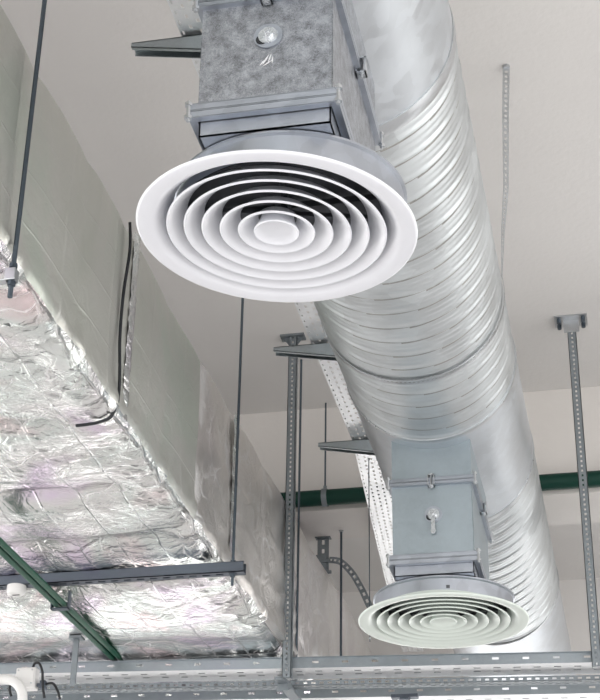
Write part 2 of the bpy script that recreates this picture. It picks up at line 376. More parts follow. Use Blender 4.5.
# perforated hanger strap looped under the duct
def strap_obj():
    t = thing('hanger_strap', 'perforated metal strap hanging from the ceiling and looped under the ribbed duct', 'strap', (-0.27, 4.62, CZ))
    y0 = 4.62; wd = 0.026; r = DR + 0.0075
    mb = MB(); us = []; n = 150
    # loop around the lower half
    for ring_r, th in ((r, 0.0015),):
        vv = []; ff = []
        vs_ = [-wd/2, -0.006, 0.006, wd/2]
        for i in range(n + 1):
            a = math.radians(170 + 200 * i / n)
            for v in vs_:
                vv.append((DX + ring_r*math.cos(a), y0 + v, DZ + ring_r*math.sin(a)))
        k0 = len(vv)
        for i in range(n + 1):
            a = math.radians(170 + 200 * i / n)
            for v in vs_:
                vv.append((DX + (ring_r+th)*math.cos(a), y0 + v, DZ + (ring_r+th)*math.sin(a)))
        for i in range(n):
            for j in range(3):
                if j == 1 and i % 2: continue
                q = (i*4+j, (i+1)*4+j, (i+1)*4+j+1, i*4+j+1)
                ff += [q, tuple(k0 + x for x in reversed(q))]
            ff += [(i*4, k0+i*4, k0+(i+1)*4, (i+1)*4), (i*4+3, (i+1)*4+3, k0+(i+1)*4+3, k0+i*4+3)]
        mb.add(vv, ff)
    mb.build('strap_loop', M['bolt'], t, 40)
    # free lengths up to the ceiling: the right one slightly kinked and twisted
    def run(pts, tw0, tw1, name):
        mb = MB(); n = 90; vv = []; ff = []; vs_ = [-wd/2, -0.005, 0.005, wd/2]
        for i in range(n + 1):
            f = i / n * (len(pts) - 1); k = min(int(f), len(pts) - 2); p = Vector(pts[k]).lerp(Vector(pts[k+1]), f - k)
            a = tw0 + (tw1 - tw0) * i / n; d = Vector((math.sin(a), math.cos(a), 0))
            for v in vs_: vv.append(tuple(p + d * v))
        for i in range(n):
            for j in range(3):
                if j == 1 and i % 2: continue
                ff.append((i*4+j, (i+1)*4+j, (i+1)*4+j+1, i*4+j+1))
        mb.add(vv, ff); o = mb.build(name, M['bolt'], t)
        so = o.modifiers.new('thickness', 'SOLIDIFY'); so.thickness = 0.0015
    xr = DX + r * math.cos(math.radians(10)); zr = DZ + r * math.sin(math.radians(10))
    run([(xr, y0, zr), (-0.305, y0, H + 2.95), (-0.287, y0, H + 3.12), (-0.275, y0 - .01, H + 3.4), (-0.262, y0, CZ)], 0.0, 1.3, 'hanging_strap')
    xl = DX - r * math.cos(math.radians(10))
    run([(xl, y0, zr), (xl, y0, CZ)], 0.0, 0.2, 'hanging_strap')
    MB().tube([(-0.262, y0, CZ - 0.012), (-0.262, y0, CZ)], 0.012, 6).build('bolt', M['bolt'], t)
strap_obj()

# ------------------------------------------------------------------ plenum boxes
def plenum(yc, bm_, fm, label, cm, handle, marks):
    x0, x1 = -0.78, -0.497; xc = (x0 + x1) / 2; y0, y1 = yc - 0.27, yc + 0.27; z0, z1 = H + 1.985, H + 2.262
    t = thing('plenum_box', label, 'duct box', (xc, yc, z0), 'rectangular boxes carrying the round diffusers')
    mb = MB()
    for a, b in (((x0, y0, z0), (x1, y0 + .003, z1)), ((x0, y1 - .003, z0), (x1, y1, z1)), ((x0, y0, z0), (x0 + .003, y1, z1)), ((x1 - .003, y0, z0), (x1, y1, z1))): mb.box(a, b)
    mb.build('body', bm_, t, bevel=0.0015)
    # saddle from the box top up to the round duct
    mb = MB(); vv = []; ff = []; us = [x0 + (x1 - x0) * i / 16 for i in range(17)]
    e = 0.002
    def zt(x): return DZ - math.sqrt((DR + 0.003) ** 2 - (x - DX) ** 2)
    for y, s in ((y0 + e, -1), (y1 - e, 1)):
        o = len(vv)
        for x in us: vv += [(x, y, z1), (x, y, zt(x))]
        ff += [(o+2*i, o+2*i+2, o+2*i+3, o+2*i+1) for i in range(16)]
    vv += [(x0, y0+e, z1), (x0, y1-e, z1), (x0, y1-e, zt(x0)), (x0, y0+e, zt(x0)), (x1, y0+e, z1), (x1, y1-e, z1), (x1, y1-e, zt(x1)), (x1, y0+e, zt(x1))]
    o = len(vv) - 8; ff += [(o, o+1, o+2, o+3), (o+4, o+5, o+6, o+7)]
    mb.add(vv, ff); mb.build('saddle', bm_, t)
    def frame(z, h, out, name, inner=0.0):
        mb = MB()
        for s in (0, 1):   # pair of angle rings bolted face to face
            zz = z + s * (h / 2 + 0.0022)
            zb = zz + h / 2 - 0.0022
            mb.box((x0-out, y0-out, zz), (x1+out, y0-out+.003, zb)); mb.box((x0-out, y1+out-.003, zz), (x1+out, y1+out, zb))
            mb.box((x0-out, y0-out, zz), (x0-out+.003, y1+out, zb)); mb.box((x1+out-.003, y0-out, zz), (x1+out, y1+out, zb))
        # webs back to the box
        for zz in (z, z + h/2, z + h):
            mb.box((x0-out, y0-out, zz-.001), (x1+out, y0+.001, zz+.001)); mb.box((x0-out, y1-.001, zz-.001), (x1+out, y1+out, zz+.001))
            mb.box((x0-out, y0, zz-.001), (x0+.001, y1, zz+.001)); mb.box((x1-.001, y0, zz-.001), (x1+out, y1, zz+.001))
        return mb.build(name, M['flange'], t)
    lo = frame(z0 - 0.020, 0.034, 0.015, 'flange'); hi = frame(z1 - 0.004, 0.026, 0.013, 'flange')
    for fl, z, out in ((lo, z0 - 0.003, 0.015), (hi, z1 + 0.009, 0.013)):
        for cx in (x0 - out, x1 + out):
            for cy in (y0 - out, y1 + out):
                MB().tube([(cx, cy, z - 0.026), (cx, cy, z + 0.024)], 0.0045, 6).tube([(cx, cy, z - 0.02), (cx, cy, z - 0.013)], 0.0085, 6).tube([(cx, cy, z + 0.012), (cx, cy, z + 0.019)], 0.0085, 6).build('bolt', M['bolt'], t)
    # clamp cleats mid-side of the upper flange
    for cx, cy in ((x1 + 0.013, yc), (xc, y0 - 0.013), (x0 - 0.013, yc)):
        mb = MB(); z = z1 + 0.009
        mb.box((cx-.012, cy-.012, z-.022), (cx+.012, cy+.012, z-.018)); mb.box((cx-.012, cy-.012, z+.018), (cx+.012, cy+.012, z+.022))
        mb.box((cx-.012, cy-.012, z-.022), (cx-.009, cy+.012, z+.022)); mb.box((cx+.009, cy-.012, z-.022), (cx+.012, cy+.012, z+.022))
        mb.tube([(cx, cy, z-.03), (cx, cy, z+.028)], 0.0042, 6); mb.tube([(cx, cy, z-.027), (cx, cy, z-.022)], 0.008, 6)
        mb.build('clamp', M['bolt'], t)
    # neck under the lower flange, round plate and collar
    mb = MB(); zn = H + 1.928
    for a, b in (((x0+.004, y0+.004, zn), (x1-.004, y0+.007, z0)), ((x0+.004, y1-.007, zn), (x1-.004, y1-.004, z0)), ((x0+.004, y0+.004, zn), (x0+.007, y1-.004, z0)), ((x1-.007, y0+.004, zn), (x1-.004, y1-.004, z0))): mb.box(a, b)
    mb.box((x0+.004, y0+.004, zn), (x1-.004, y1-.004, zn+.003)); mb.build('neck', cm, t)
    mb = MB(); R = 0.246; c = (xc, yc - 0.012, H)
    mb.lathe([(R, 1.862), (R, 1.917), (R+.006, 1.921), (R+.006, 1.926), (R-.01, 1.928), (0.0001, 1.9285)], c)
    mb.build('collar', cm, t, 35)
    MB().lathe([(R-.003, 1.862), (R-.003, 1.916), (R-.01, 1.922), (0.0001, 1.923)], c).build('collar_lining', M['inner'], t, 35)  # dark shell added so the inside of the collar looks unlit
    mb = MB(); 
    for a, b in (((-0.2, -0.004), (0.2, 0.004)), ((-0.004, -0.2), (0.004, 0.2))):
        mb.box((xc+a[0], yc-.012+a[1], H+1.9), (xc+b[0], yc-.012+b[1], H+1.915))
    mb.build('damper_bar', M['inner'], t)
    # adjuster: washer, nut, stub (and a lever on the far one)
    zc = z1 - 0.098 if not handle else z1 - 0.115; xa = xc + 0.004
    mb = MB(); yf = y0
    mb.tube([(xa, yf, zc), (xa, yf - .004, zc)], 0.031, 28)
    a_ = mb.build('washer', M['flange'], t, 40)
    mb = MB(); mb.tube([(xa, yf - .004, zc), (xa, yf - .006, zc)], 0.021, 24); mb.tube([(xa, yf - .006, zc), (xa, yf - .014, zc)], 0.0125, 6); mb.tube([(xa, yf-.014, zc), (xa, yf-.024, zc)], 0.006, 12)
    mb.build('nut', M['shiny'], a_)
    MB().tube([(xa - .013, yf - .0035, zc - .009), (xa - .013, yf - .0046, zc - .009)], 0.013, 20).build('slot', M['black'], a_)
    if handle:
        a_.parent['x'] = 0; del a_.parent['x']
        mb = MB(); pts = [(xa + dx, yf - 0.012, zc + dz) for dx, dz in ((-0.010, 0.004), (-0.007, -0.008), (-0.007, -0.055), (-0.010, -0.066), (-0.006, -0.076), (0.004, -0.076), (0.009, -0.066), (0.006, -0.055), (0.007, -0.008), (0.010, 0.004))]
        mb.prism(pts, (0, -0.004, 0)); mb.build('lever', M['shiny'], t)
    if marks:     # scuffed bare patch below the adjuster
        mb = MB(); 
        for (dx, dz, l, a, wd) in ((-0.004, -0.060, .030, 1.1, .004), (0.004, -0.058, .026, 1.3, .003), (-0.010, -0.066, .022, .9, .004), (0.010, -0.063, .020, 1.5, .003), (0.0, -0.070, .028, .6, .003)):
            c0 = Vector((xa + dx, y0 - .0006, zc + dz)); d = Vector((math.cos(a), 0, math.sin(a))) * l / 2; n_ = Vector((-math.sin(a), 0, math.cos(a))) * wd / 2
            mb.prism([tuple(c0 - d), tuple(c0 + n_), tuple(c0 + d), tuple(c0 - n_)], (0, .0006, 0))
        mb.build('scratch', M['scuff'], t)
    return t
plenum(2.82, M['box'], M['collar'], 'mottled grey galvanized duct box above the nearer, larger white diffuser', M['flange'], False, True)
plenum(5.42, M['boxfar'], M['collar'], 'smooth blue-grey duct box with a hanging lever above the farther diffuser', M['boxfar2'] if 'boxfar2' in M else M['flange'], True, False)

# ------------------------------------------------------------------ diffusers
def diffuser(m, loc, label):
    t = thing('ceiling_diffuser', label, 'air diffuser', loc, 'round ring diffusers under the duct boxes')
    c = loc
    RO = 0.301
    outer = [(RO, 0.004), (RO-.002, 0.0), (RO-.006, -0.0015), (0.270, -0.001), (0.262, 0.002), (0.252, 0.010), (0.241, 0.021), (0.232, 0.034), (0.224, 0.050),
             (0.2265, 0.051), (0.2345, 0.035), (0.2435, 0.022), (0.254, 0.013), (0.264, 0.006), (0.272, 0.004), (RO-.002, 0.0055)]
    MB().lathe(outer, c, 128, True).build('outer_ring', m, t, 50)
    for R in (0.236, 0.199, 0.161, 0.122, 0.083):
        prof = [(R, 0.003), (R-.001, 0.0), (R-.003, -0.001), (R-.0055, 0.0005), (R-.013, 0.0065), (R-.024, 0.017), (R-.035, 0.029), (R-.042, 0.038),
                (R-.0405, 0.0395), (R-.0335, 0.031), (R-.0225, 0.019), (R-.0115, 0.0085), (R-.003, 0.004)]
        MB().lathe(prof, c, 112, True).build('louvre_ring', m, t, 50)
    disc = [(0.0001, 0.012), (0.03, 0.010), (0.040, 0.006), (0.0445, 0.001), (0.047, -0.001), (0.049, 0.002), (0.047, 0.006), (0.040, 0.020), (0.034, 0.042), (0.0001, 0.043)]
    MB().lathe(disc, c, 80).build('centre_disc', m, t, 50)
    mb = MB()
    for a in (0.2, 0.2 + P2):
        d = Vector((math.cos(a), math.sin(a), 0)); n_ = Vector((-d.y, d.x, 0)) * 0.006; o = Vector(c) + Vector((0, 0, 0.043))
        mb.prism([tuple(o - d*.237 - n_), tuple(o + d*.237 - n_), tuple(o + d*.237 + n_), tuple(o - d*.237 + n_)], (0, 0, 0.010))
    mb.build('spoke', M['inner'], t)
    return t
d1 = diffuser(M['white'], (-0.665, 2.797, H + 1.836), 'nearer, larger white round diffuser with concentric rings, upper centre')
d1.rotation_euler = (0, 0.045, 0)
d2 = diffuser(M['mint'], (-0.640, 5.395, H + 1.838), 'farther, smaller pale mint round diffuser with concentric rings')

# ------------------------------------------------------------------ foil-wrapped rectangular duct
FX0, FX1, FZ0, FZ1 = -3.2, -1.472, H + 2.118, H + 2.802
SEAMS = [0.2, 0.9, 1.6, 2.25, 2.8, 3.30, 3.74, 4.10, 4.62, 5.06, 5.48, 6.08, 6.6, 7.1, 7.7, 8.3, 8.9, 9.5]
def foil_duct():
    t = thing('insulated_duct', 'large rectangular duct wrapped in crinkled silver foil', 'duct', (FX1, 4.0, FZ0))
    y0, y1 = 0.2, 9.97; ny = int((y1 - y0) / 0.02)
    rc = 0.055
    # cross-section: list of (x, z, nx, nz, u, zone)
    sec = []
    W_, Hh = FX1 - FX0, FZ1 - FZ0
    def arc(cx, cz, a0, a1, n=6):
        for i in range(n + 1):
            a = math.radians(a0 + (a1 - a0) * i / n); sec.append((cx + rc*math.cos(a), cz + rc*math.sin(a), math.cos(a), math.sin(a)))
    n1 = int(W_ / 0.022)
    for i in range(1, n1): sec.append((FX0 + rc + (W_ - 2*rc) * i / n1, FZ0, 0, -1))
    arc(FX1 - rc, FZ0 + rc, -90, 0)
    n2 = int(Hh / 0.022)
    for i in range(1, n2): sec.append((FX1, FZ0 + rc + (Hh - 2*rc) * i / n2, 1, 0))
    arc(FX1 - rc, FZ1 - rc, 0, 90)
    for i in range(1, 12): sec.append((FX1 - rc - (W_ - 2*rc) * i / 12, FZ1, 0, 1))
    arc(FX0 + rc, FZ1 - rc, 90, 180)
    for i in range(1, 8): sec.append((FX0, FZ1 - rc - (Hh - 2*rc) * i / 8, -1, 0))
    arc(FX0 + rc, FZ0 + rc, 180, 270)
    ns = len(sec); vv = []; ff = []; mi = []
    for i in range(ny + 1):
        y = y0 + (y1 - y0) * i / ny
        k = max(j for j, s in enumerate(SEAMS) if s <= y + 1e-6); a = SEAMS[k]; b = SEAMS[k+1] if k + 1 < len(SEAMS) else 10.2
        f = min(1, max(0, (y - a) / (b - a))); pil = 1 - abs(2 * f - 1) ** 4; ds = min(y - a, b - y)
        rnd = noise.noise(Vector((k * 7.3, 1.1, 2.2)))
        for (x, z, nx, nz) in sec:
            p = Vector((x, y, z))
            under = max(0, -nz); sidew = abs(nx)
            cr = max(0.0, 1 - math.hypot(min(abs(x - FX1), abs(x - FX0)), min(abs(z - FZ0), abs(z - FZ1))) / 0.14)   # near an edge
            low = noise.noise(p * 1.7 + Vector((3, 1, 9))); mid = noise.noise(p * 5 + Vector((1, 8, 2)))
            rid = 1 - abs(noise.noise(Vector((p.x * 9, p.y * 4, p.z * 9)))) * 2
            rid2 = 1 - abs(noise.noise(p * 21)) * 2
            h = 0
            if nz < 0.5 and not nz > 0:
                sag = 0.030 * pil * min(1, max(0, (6.4 - y) / .4)) * (1 - (2 * (x - FX0) / W_ - 1) ** 6) if under > .5 else 0
                h += under * (sag + 0.012 * low + 0.007 * mid + 0.004 * max(0, rid) + 0.0025 * rid2)
            sd = 0.010 * pil + 0.008 * low + 0.003 * mid + 0.0006 * rid2
            h += sidew * sd * (1 if y > 2.6 else .7)
            if nz > 0.5: h += 0.010 * low
            # gathered foil at the corners and along the seams
            h += cr * max(0, -nz + sidew * (z < FZ0 + .12)) * (0.010 * rid + 0.006 * rid2)
            sm_ = math.exp(-(ds / 0.018) ** 2)
            h += sm_ * (0.006 + 0.004 * mid) * (1 if under > .3 else 0.4)
            # flared ears where the seams meet the lower edge
            ear = math.exp(-(ds / 0.035) ** 2) * max(0, 1 - abs(z - FZ0) / 0.10) * max(0, 1 - abs(x - FX1) / 0.12)
            h += ear * (0.022 + 0.02 * rnd)
            # worn, bulging far stretch
            if y > 4.9 and sidew: h += 0.012 * max(0, rid) * min(1, (y - 4.9)) * (z < FZ0 + .4)
            if y > 6.1 and under > .3: h = min(h, 0.012 - 0.010 * min(1, (y - 6.1) / .25))
            up = 0.08 * min(1, max(0, y - 4.7) / 3.3) * min(1, max(0, (z - FZ0) / (FZ1 - FZ0)))
            vv.append((x + nx * h, y + 0.012 * mid * (1 if sm_ > .3 else .3), z + nz * h + up))
    mb = MB(); mb.v = vv
    for i in range(ny):
        for k in range(ns):
            k2 = (k + 1) % ns; mb.f.append((i*ns+k, i*ns+k2, (i+1)*ns+k2, (i+1)*ns+k))
            zn = sec[k][3]; mb.mi.append((1 if i * 0.02 + y0 < 5.02 else 2) if sec[k][2] > 0.75 else 0)
    mb.f.append(tuple(range(ns))); mb.mi.append(0)
    mb.build('foil_wrap', [M['foil'], M['foilside'], M['foilworn']], t, 50)
    # black banding strap round the side and part of the underside
    def band(y, x_in, r, name, m, wd=0.016, zt=FZ1 - .022, wob=0.004):
        pts = []
        for i in range(30): pts.append((FX1 + 0.016 + 0.006 * math.sin(i*.3), y + wob * math.sin(i * .5), zt - (zt - FZ0 - .02) * i / 29))
        for i in range(1, 8):
            a = i / 8 * P2; pts.append((FX1 - 0.015 + 0.031 * math.cos(a), y, FZ0 + 0.012 - 0.05 * math.sin(a)))
        n = int((FX1 - x_in) / 0.03)
        for i in range(1, n): pts.append((FX1 - 0.015 - i * 0.03, y + wob * math.sin(i), FZ0 - 0.042 - 0.012 * min(1, i / 5)))
        mb = MB(); mb.tube(pts, r, 6); return mb.build(name, m, t, 40)
    band(4.09, FX1 - 0.15, 0.0055, 'banding_strap', M['black'])
    # foil tape strips over some joints
    for y, wd in ((4.19, 0.05), (5.55, 0.07)):
        mb = MB(); vv = []; ff = []; pts = []
        for i in range(40): pts.append((FX1 + 0.018 + 0.004 * noise.noise(Vector((i*.4, y, 0))), FZ1 - 0.01 - (FZ1 - FZ0 - .02) * i / 39))
        for j, (x, z) in enumerate(pts):
            for dy in (-wd/2, -wd/6, wd/6, wd/2):
                vv.append((x + 0.004 * noise.noise(Vector((j * .6, dy * 40, y))) - (0.008 if abs(dy) > wd/3 else 0), y + dy + 0.004 * noise.noise(Vector((j*.5, y, 3))), z))
        for j in range(39):
            for q in range(3): ff.append((j*4+q, j*4+q+1, j*4+q+5, j*4+q+4))
        mb.add(vv, ff).build('foil_tape', M['tape'], t, 60)
    return t
foil_duct()

# ------------------------------------------------------------------ rods and bars carrying the foil duct
def trapeze(y, xr, zb, label, bar=True, rr=0.0055):
    t = thing('trapeze_hanger', label, 'duct hanger', (xr, y, zb), 'hangers under the foil duct')
    xl = FX0 - 0.12; w_ = 0.042; h = 0.04; Lb = xr + 0.045 - xl
    if bar:
        mb = MB()
        mb.box((xl, y - w_/2, zb), (xr + .045, y - w_/2 + .003, zb + h)); mb.box((xl, y + w_/2 - .003, zb), (xr + .045, y + w_/2, zb + h))
        perf(mb, (xl, y - w_/2, zb), (1, 0, 0), (0, 1, 0), Lb, w_, [(w_/2, 0.012)], 0.05, 0.028, (0, 0, 0.003))
        mb.box((xl, y - w_/2, zb + h - .002), (xr + .045, y - w_/2 + .011, zb + h)); mb.box((xl, y + w_/2 - .011, zb + h - .002), (xr + .045, y + w_/2, zb + h))
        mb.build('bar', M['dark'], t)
    else:
        mb = MB(); mb.box((xr - .12, y - .012, zb), (xr + .012, y + .012, zb + .004)); mb.box((xr - .016, y - .014, zb), (xr + .012, y + .014, zb + .034)); mb.build('edge_clamp', M['bolt'], t, bevel=0.002)
    for x in ((xr, xl + 0.045) if bar else (xr,)):
        MB().tube([(x, y, zb - 0.045), (x, y, CZ)], rr, 8).build('threaded_rod', M['rod'], t, 40)
        for z in (zb - .012, zb + h): MB().tube([(x, y, z), (x, y, z + .012)], 0.011, 6).build('nut', M['rod'], t)
    return t
ZB = FZ0 - 0.080
trapeze(3.20, -1.438, H + 2.035, 'dark rod at far left ending in a clamp at the foil duct edge', False, 0.0068)
trapeze(5.32, -1.396, ZB, 'dark slotted bar under the foil duct hung on a thin rod')
trapeze(6.70, -1.452, H + 2.10, 'thin rod hanging just right of the middle perforated post', False)

# ------------------------------------------------------------------ perforated tray beside the ribbed duct
def ladder():
    W2 = 0.125
    t = thing('cable_tray', 'long perforated cable tray running beside the ribbed duct on tapered arms', 'cable tray', (-1.05, 3.0, H + 2.96), 'perforated cable trays')
    for y0, L_, a in ((-1.0, 7.22, 0.0), (6.22, 3.0, 0.077)):      # straight run, then a slight bend away
        T = Matrix.Translation((-1.050, y0, H + 2.965)) @ Matrix.Rotation(a, 4, 'Z')
        mb = MB(T)
        perf(mb, (-W2/2, 0, 0), (0, 1, 0), (1, 0, 0), L_, W2, [(0.008, 0.006), (0.035, 0.008), (W2/2, 0.009), (W2-.035, 0.008), (W2 - 0.008, 0.006)], 0.045, 0.016, (0, 0, 0.0015), True)
        mb.build('perforated_base', M['tray'], t)
        for s in (-1, 1):
            mb = MB(T); perf(mb, (s*W2/2, 0, 0), (0, 1, 0), (0, 0, 1), L_, 0.032, [(0.016, 0.008)], 0.045, 0.018, (s*0.0015, 0, 0)); mb.build('side_rail', M['tray'], t)
ladder()
def arm(y, label):
    t = thing('support_bracket', label, 'bracket', (-0.985, y, H + 2.90), 'tapered arms carrying the tray beside the ribbed duct')
    xt, xr = -1.262, -0.965; zt = H + 2.958
    mb = MB(); 
    for yy in (y - 0.021, y + 0.0185):   # two tapered cheeks
        mb.prism([(xt, yy, zt), (xr, yy, zt), (xr, yy, zt - 0.072), (xt, yy, zt - 0.016)], (0, 0.0025, 0))
    mb.prism([(xt, y-.021, zt), (xr, y-.021, zt), (xr, y-.021, zt-.003), (xt, y-.021, zt-.003)], (0, 0.042, 0))
    mb.prism([(xt, y-.021, zt-.016), (xr, y-.021, zt-.072), (xr, y-.021, zt-.069), (xt, y-.021, zt-.013)], (0, 0.012, 0))
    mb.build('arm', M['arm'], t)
    mb = MB(); zb = H + 2.87
    perf(mb, (xr, y - .02, zb), (0, 0, 1), (0, 1, 0), CZ - zb, 0.04, [(0.02, 0.012)], 0.05, 0.026, (0.0025, 0, 0))
    mb.box((xr, y-.02, zb), (xr+.03, y-.0175, CZ)); mb.box((xr, y+.0175, zb), (xr+.03, y+.02, CZ))
    mb.build('hanger', M['strut'], t)
    MB().box((xr - .004, y - .035, CZ - .006), (xr + .09, y + .035, CZ)).build('ceiling_plate', M['strut'], t)
    return t
arm(3.46, 'tapered dark arm left of the nearer duct box')
arm(5.33, 'tapered arm right of the middle perforated post top')
arm(6.22, 'farthest tapered arm, pointing left above the farther diffuser')

# ------------------------------------------------------------------ vertical perforated posts
def post(x, y, zb, m, label, foot):
    t = thing('perforated_post', label, 'post', (x, y, zb), 'perforated posts from ceiling to trays')
    w_ = 0.040; d = 0.030
    mb = MB()
    perf(mb, (x - w_/2, y, zb), (0, 0, 1), (1, 0, 0), CZ - zb, w_, [(w_/2, 0.008)], 0.023, 0.011, (0, 0.003, 0))
    for s in (0, 1):
        xx = x - w_/2 if s == 0 else x + w_/2 - .003
        perf(mb, (xx, y, zb), (0, 0, 1), (0, 1, 0), CZ - zb, d, [(d/2, 0.008)], 0.032, 0.014, (0.003, 0, 0))
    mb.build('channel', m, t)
    if foot == 'wide':
        mb = MB(); mb.box((x - .06, y - .015, CZ - .010), (x + .055, y + .045, CZ)); mb.build('ceiling_plate', m, t)
        for s in (-1, 1): MB().prism([(x + s*.02, y + .01, CZ - .010), (x + s*.05, y + .01, CZ - .010), (x + s*.02, y + .01, CZ - .05)], (0, .004, 0)).build('gusset', m, t)
    else:
        mb = MB(); mb.box((x - .075, y - .045, CZ - .007), (x + .075, y + .06, CZ)); mb.box((x-.035, y-.004, CZ-.07), (x+.035, y, CZ-.007)); mb.build('ceiling_plate', M['bolt'], t)
        for s in (-1, 1):
            for q in (-1, 1): MB().tube([(x + s*.055, y + .005 + q*.028, CZ - .03), (x + s*.055, y + .005 + q*.028, CZ - .007)], 0.010, 6).build('bolt', M['rod'], t)
    return t
post(-1.44, 6.448, H + 1.99, M['strut'], 'dark perforated post standing left of the ribbed duct', 'wide')
post(-0.143, 6.53, H + 2.0, M['strut'], 'slim perforated post at the right edge, bolted to the ceiling', 'plate')

# ------------------------------------------------------------------ cross trays at the bottom of the view
SK = math.atan2(0.233, 2.49)
def Tt(t_, z): return Matrix.Translation((-1.394, 6.518 + t_, H + z)) @ Matrix.Rotation(SK, 4, 'Z')
def cross_tray(tn, z, wd, railh, label, loc_lab, off=0.0):
    T = Tt(tn, z); x0, x1 = -3.2, 5.0; L_ = x1 - x0
    t = thing('cable_tray', label, 'cable tray', (-1.394, 6.518 + tn, H + z), 'perforated cable trays')
    mb = MB(T); perf(mb, (x0, 0, 0), (1, 0, 0), (0, 1, 0), L_, wd, [(wd*.30, 0.012), (wd*.62, 0.012)], 0.085, 0.030, (0, 0, 0.0015), False)
    mb.build('perforated_base', M['tray'], t)
    mb = MB(T); perf(mb, (x0, 0, 0), (1, 0, 0), (0, 0, 1), L_, railh, [(railh*.55, 0.010)], 0.128, 0.028, (0, -0.002, 0)); mb.box((x0, -.012, railh - .002), (x1, 0, railh))
    mb.build('side_rail', M['rail'], t)
    mb = MB(T); perf(mb, (x0, wd, 0), (1, 0, 0), (0, 0, 1), L_, railh, [(railh*.55, 0.010)], 0.128, 0.028, (0, 0.002, 0)); mb.build('side_rail', M['rail'], t)
    return t
M['rail'] = galv('rail_zinc', (0.34, 0.38, 0.41), 0.45, 60.0, 0.08)
cross_tray(0.0, 2.05, 0.160, 0.046, 'nearer perforated tray crossing the bottom behind the farther diffuser', '')
cross_tray(0.457, 2.05, 0.22, 0.050, 'lowest tray along the bottom edge, behind the nearer crossing tray', '')
T = Tt(0.170, 2.025)
sr = MB(T); perf(sr, (-3.2, 0, 0), (1, 0, 0), (0, 1, 0), 8.2, 0.060, [(0.018, 0.012), (0.042, 0.010)], 0.036, 0.020, (0, 0, 0.0025), True)
perf(sr, (-3.2, 0, 0), (1, 0, 0), (0, 0, 1), 8.2, 0.022, [(0.011, 0.009)], 0.036, 0.018, (0, 0.0025, 0))
tag(sr.build('slotted_rail', M['strut'], loc=(-1.394, 6.69, H + 2.025)), 'narrow dark slotted rail between the two crossing trays', 'rail')
for i, tt in enumerate((0.040, 0.058, 0.092, 0.108)):  # cables added only to darken the holes of the tray
    T = Tt(tt, 2.05 + 0.0095)
    tag(MB(T).tube([(-3.2, 0, 0), (-1, 0.004, 0), (1, -0.003, 0), (5, 0.002, 0)], 0.0075, 8).build('power_cable', M['rod'], None, 40, loc=(-1.394, 6.518 + tt, H + 2.06)), 'dark cable lying in the nearer crossing tray, glimpsed through its holes', 'cable', 'cables in the nearer crossing tray')
# bracket under the trays at the dark post
mb = MB(); mb.box((-1.50, 6.485, H + 1.995), (-1.455, 6.95, H + 2.008)); mb.prism([(-1.50, 6.55, H+1.995), (-1.50, 6.62, H+1.995), (-1.50, 6.55, H+1.965)], (0.045, 0, 0))
tag(mb.build('tray_bracket', M['strut'], loc=(-1.48, 6.5, H + 1.995)), 'dark bracket under the trays at the foot of the middle post', 'bracket')
mb = MB(); mb.box((-1.07, 6.95, H + 2.03), (-0.95, 6.99, H + 2.045)); mb.box((-1.03, 6.94, H + 2.018), (-0.99, 7.0, H + 2.03))
tag(mb.build('rail_clamp', M['dark'], loc=(-1.01, 6.96, H + 2.0)), 'small dark clamp below the trays under the farther diffuser', 'clamp')

# ------------------------------------------------------------------ green pipes
pt = thing('green_pipe', 'dark green pipe crossing below the ceiling beam in the background', 'pipe', (-1.0, 7.18, H + 3.08), 'green pipes')
zp = H + 3.125
MB().tube([(XL + .02, 7.185, zp), (-3, 7.185, zp), (0, 7.185, zp), (XR - .02, 7.185, zp)], 0.040, 20).build('pipe', M['green'], pt, 40)
for x in (-1.425, 0.6, -3.4):
    mb = MB(); 
    prof = [(0.0405, -.013), (0.0455, -.013), (0.0455, .013), (0.0405, .013)]; n = 4; vv = []; ff = []
    for k in range(32):
        a = 2*math.pi*k/32
        for r, dx in prof: vv.append((x + dx, 7.185 + r*math.cos(a), zp + r*math.sin(a)))
    for k in range(32):
        for j in range(4): ff.append((k*4+j, ((k+1)%32)*4+j, ((k+1)%32)*4+(j+1)%4, k*4+(j+1)%4))
    mb.add(vv, ff); mb.tube([(x, 7.185, zp + .045), (x, 7.185, zp + .062)], 0.010, 6)
    cl = mb.build('pipe_clamp', M['strut'], pt, 40)
    MB().tube([(x, 7.185, zp + .045), (x, 7.185, CZ)], 0.0045, 8).build('threaded_rod', M['rod'], cl)

for i, (dx, r, lab) in enumerate(((0.0, 0.0125, 'lower left green tube running diagonally under the foil duct'), (0.030, 0.0105, 'thinner green tube clamped alongside the diagonal green tube'))):
    t = thing('green_tube', lab, 'pipe', (-2.05 + dx, 4.5, H + 1.95), 'green pipes')
    pts = [(-2.057 + dx + (y - 4.737) * -0.0955, y, H + 1.95 + (y - 4.737) * 0.0972) for y in (3.2, 4.0, 5.0, 5.6, 6.2, 6.50)]
    MB().tube(pts, r, 12).build('tube', M['green2'], t, 40)
for yy, lab in ((5.50, 'small dark clip holding the two diagonal green tubes together'),):
    cx = -2.130; mb = MB(); mb.box((cx-.022, yy-.014, H+2.004), (cx+.050, yy+.014, H+2.0085)); mb.box((cx-.022, yy-.014, H+2.004), (cx-.0175, yy+.014, H+2.075)); mb.box((cx+.0455, yy-.014, H+2.004), (cx+.050, yy+.014, H+2.075))
    tag(mb.build('pipe_clip', M['rod'], loc=(-2.11, yy, H + 2.0)), lab, 'clip')

# flat hanger dropping from the foil duct's underside
mb = MB(); mb.box((-2.277, 6.10, H + 1.89), (-2.253, 6.108, H + 2.11)); mb.box((-2.292, 6.08, H + 2.09), (-2.237, 6.13, H + 2.10))
tag(mb.build('flat_hanger', M['strut'], loc=(-2.265, 6.1, H + 1.89)), 'grey flat hanger dropping behind the diagonal green tube', 'hanger')

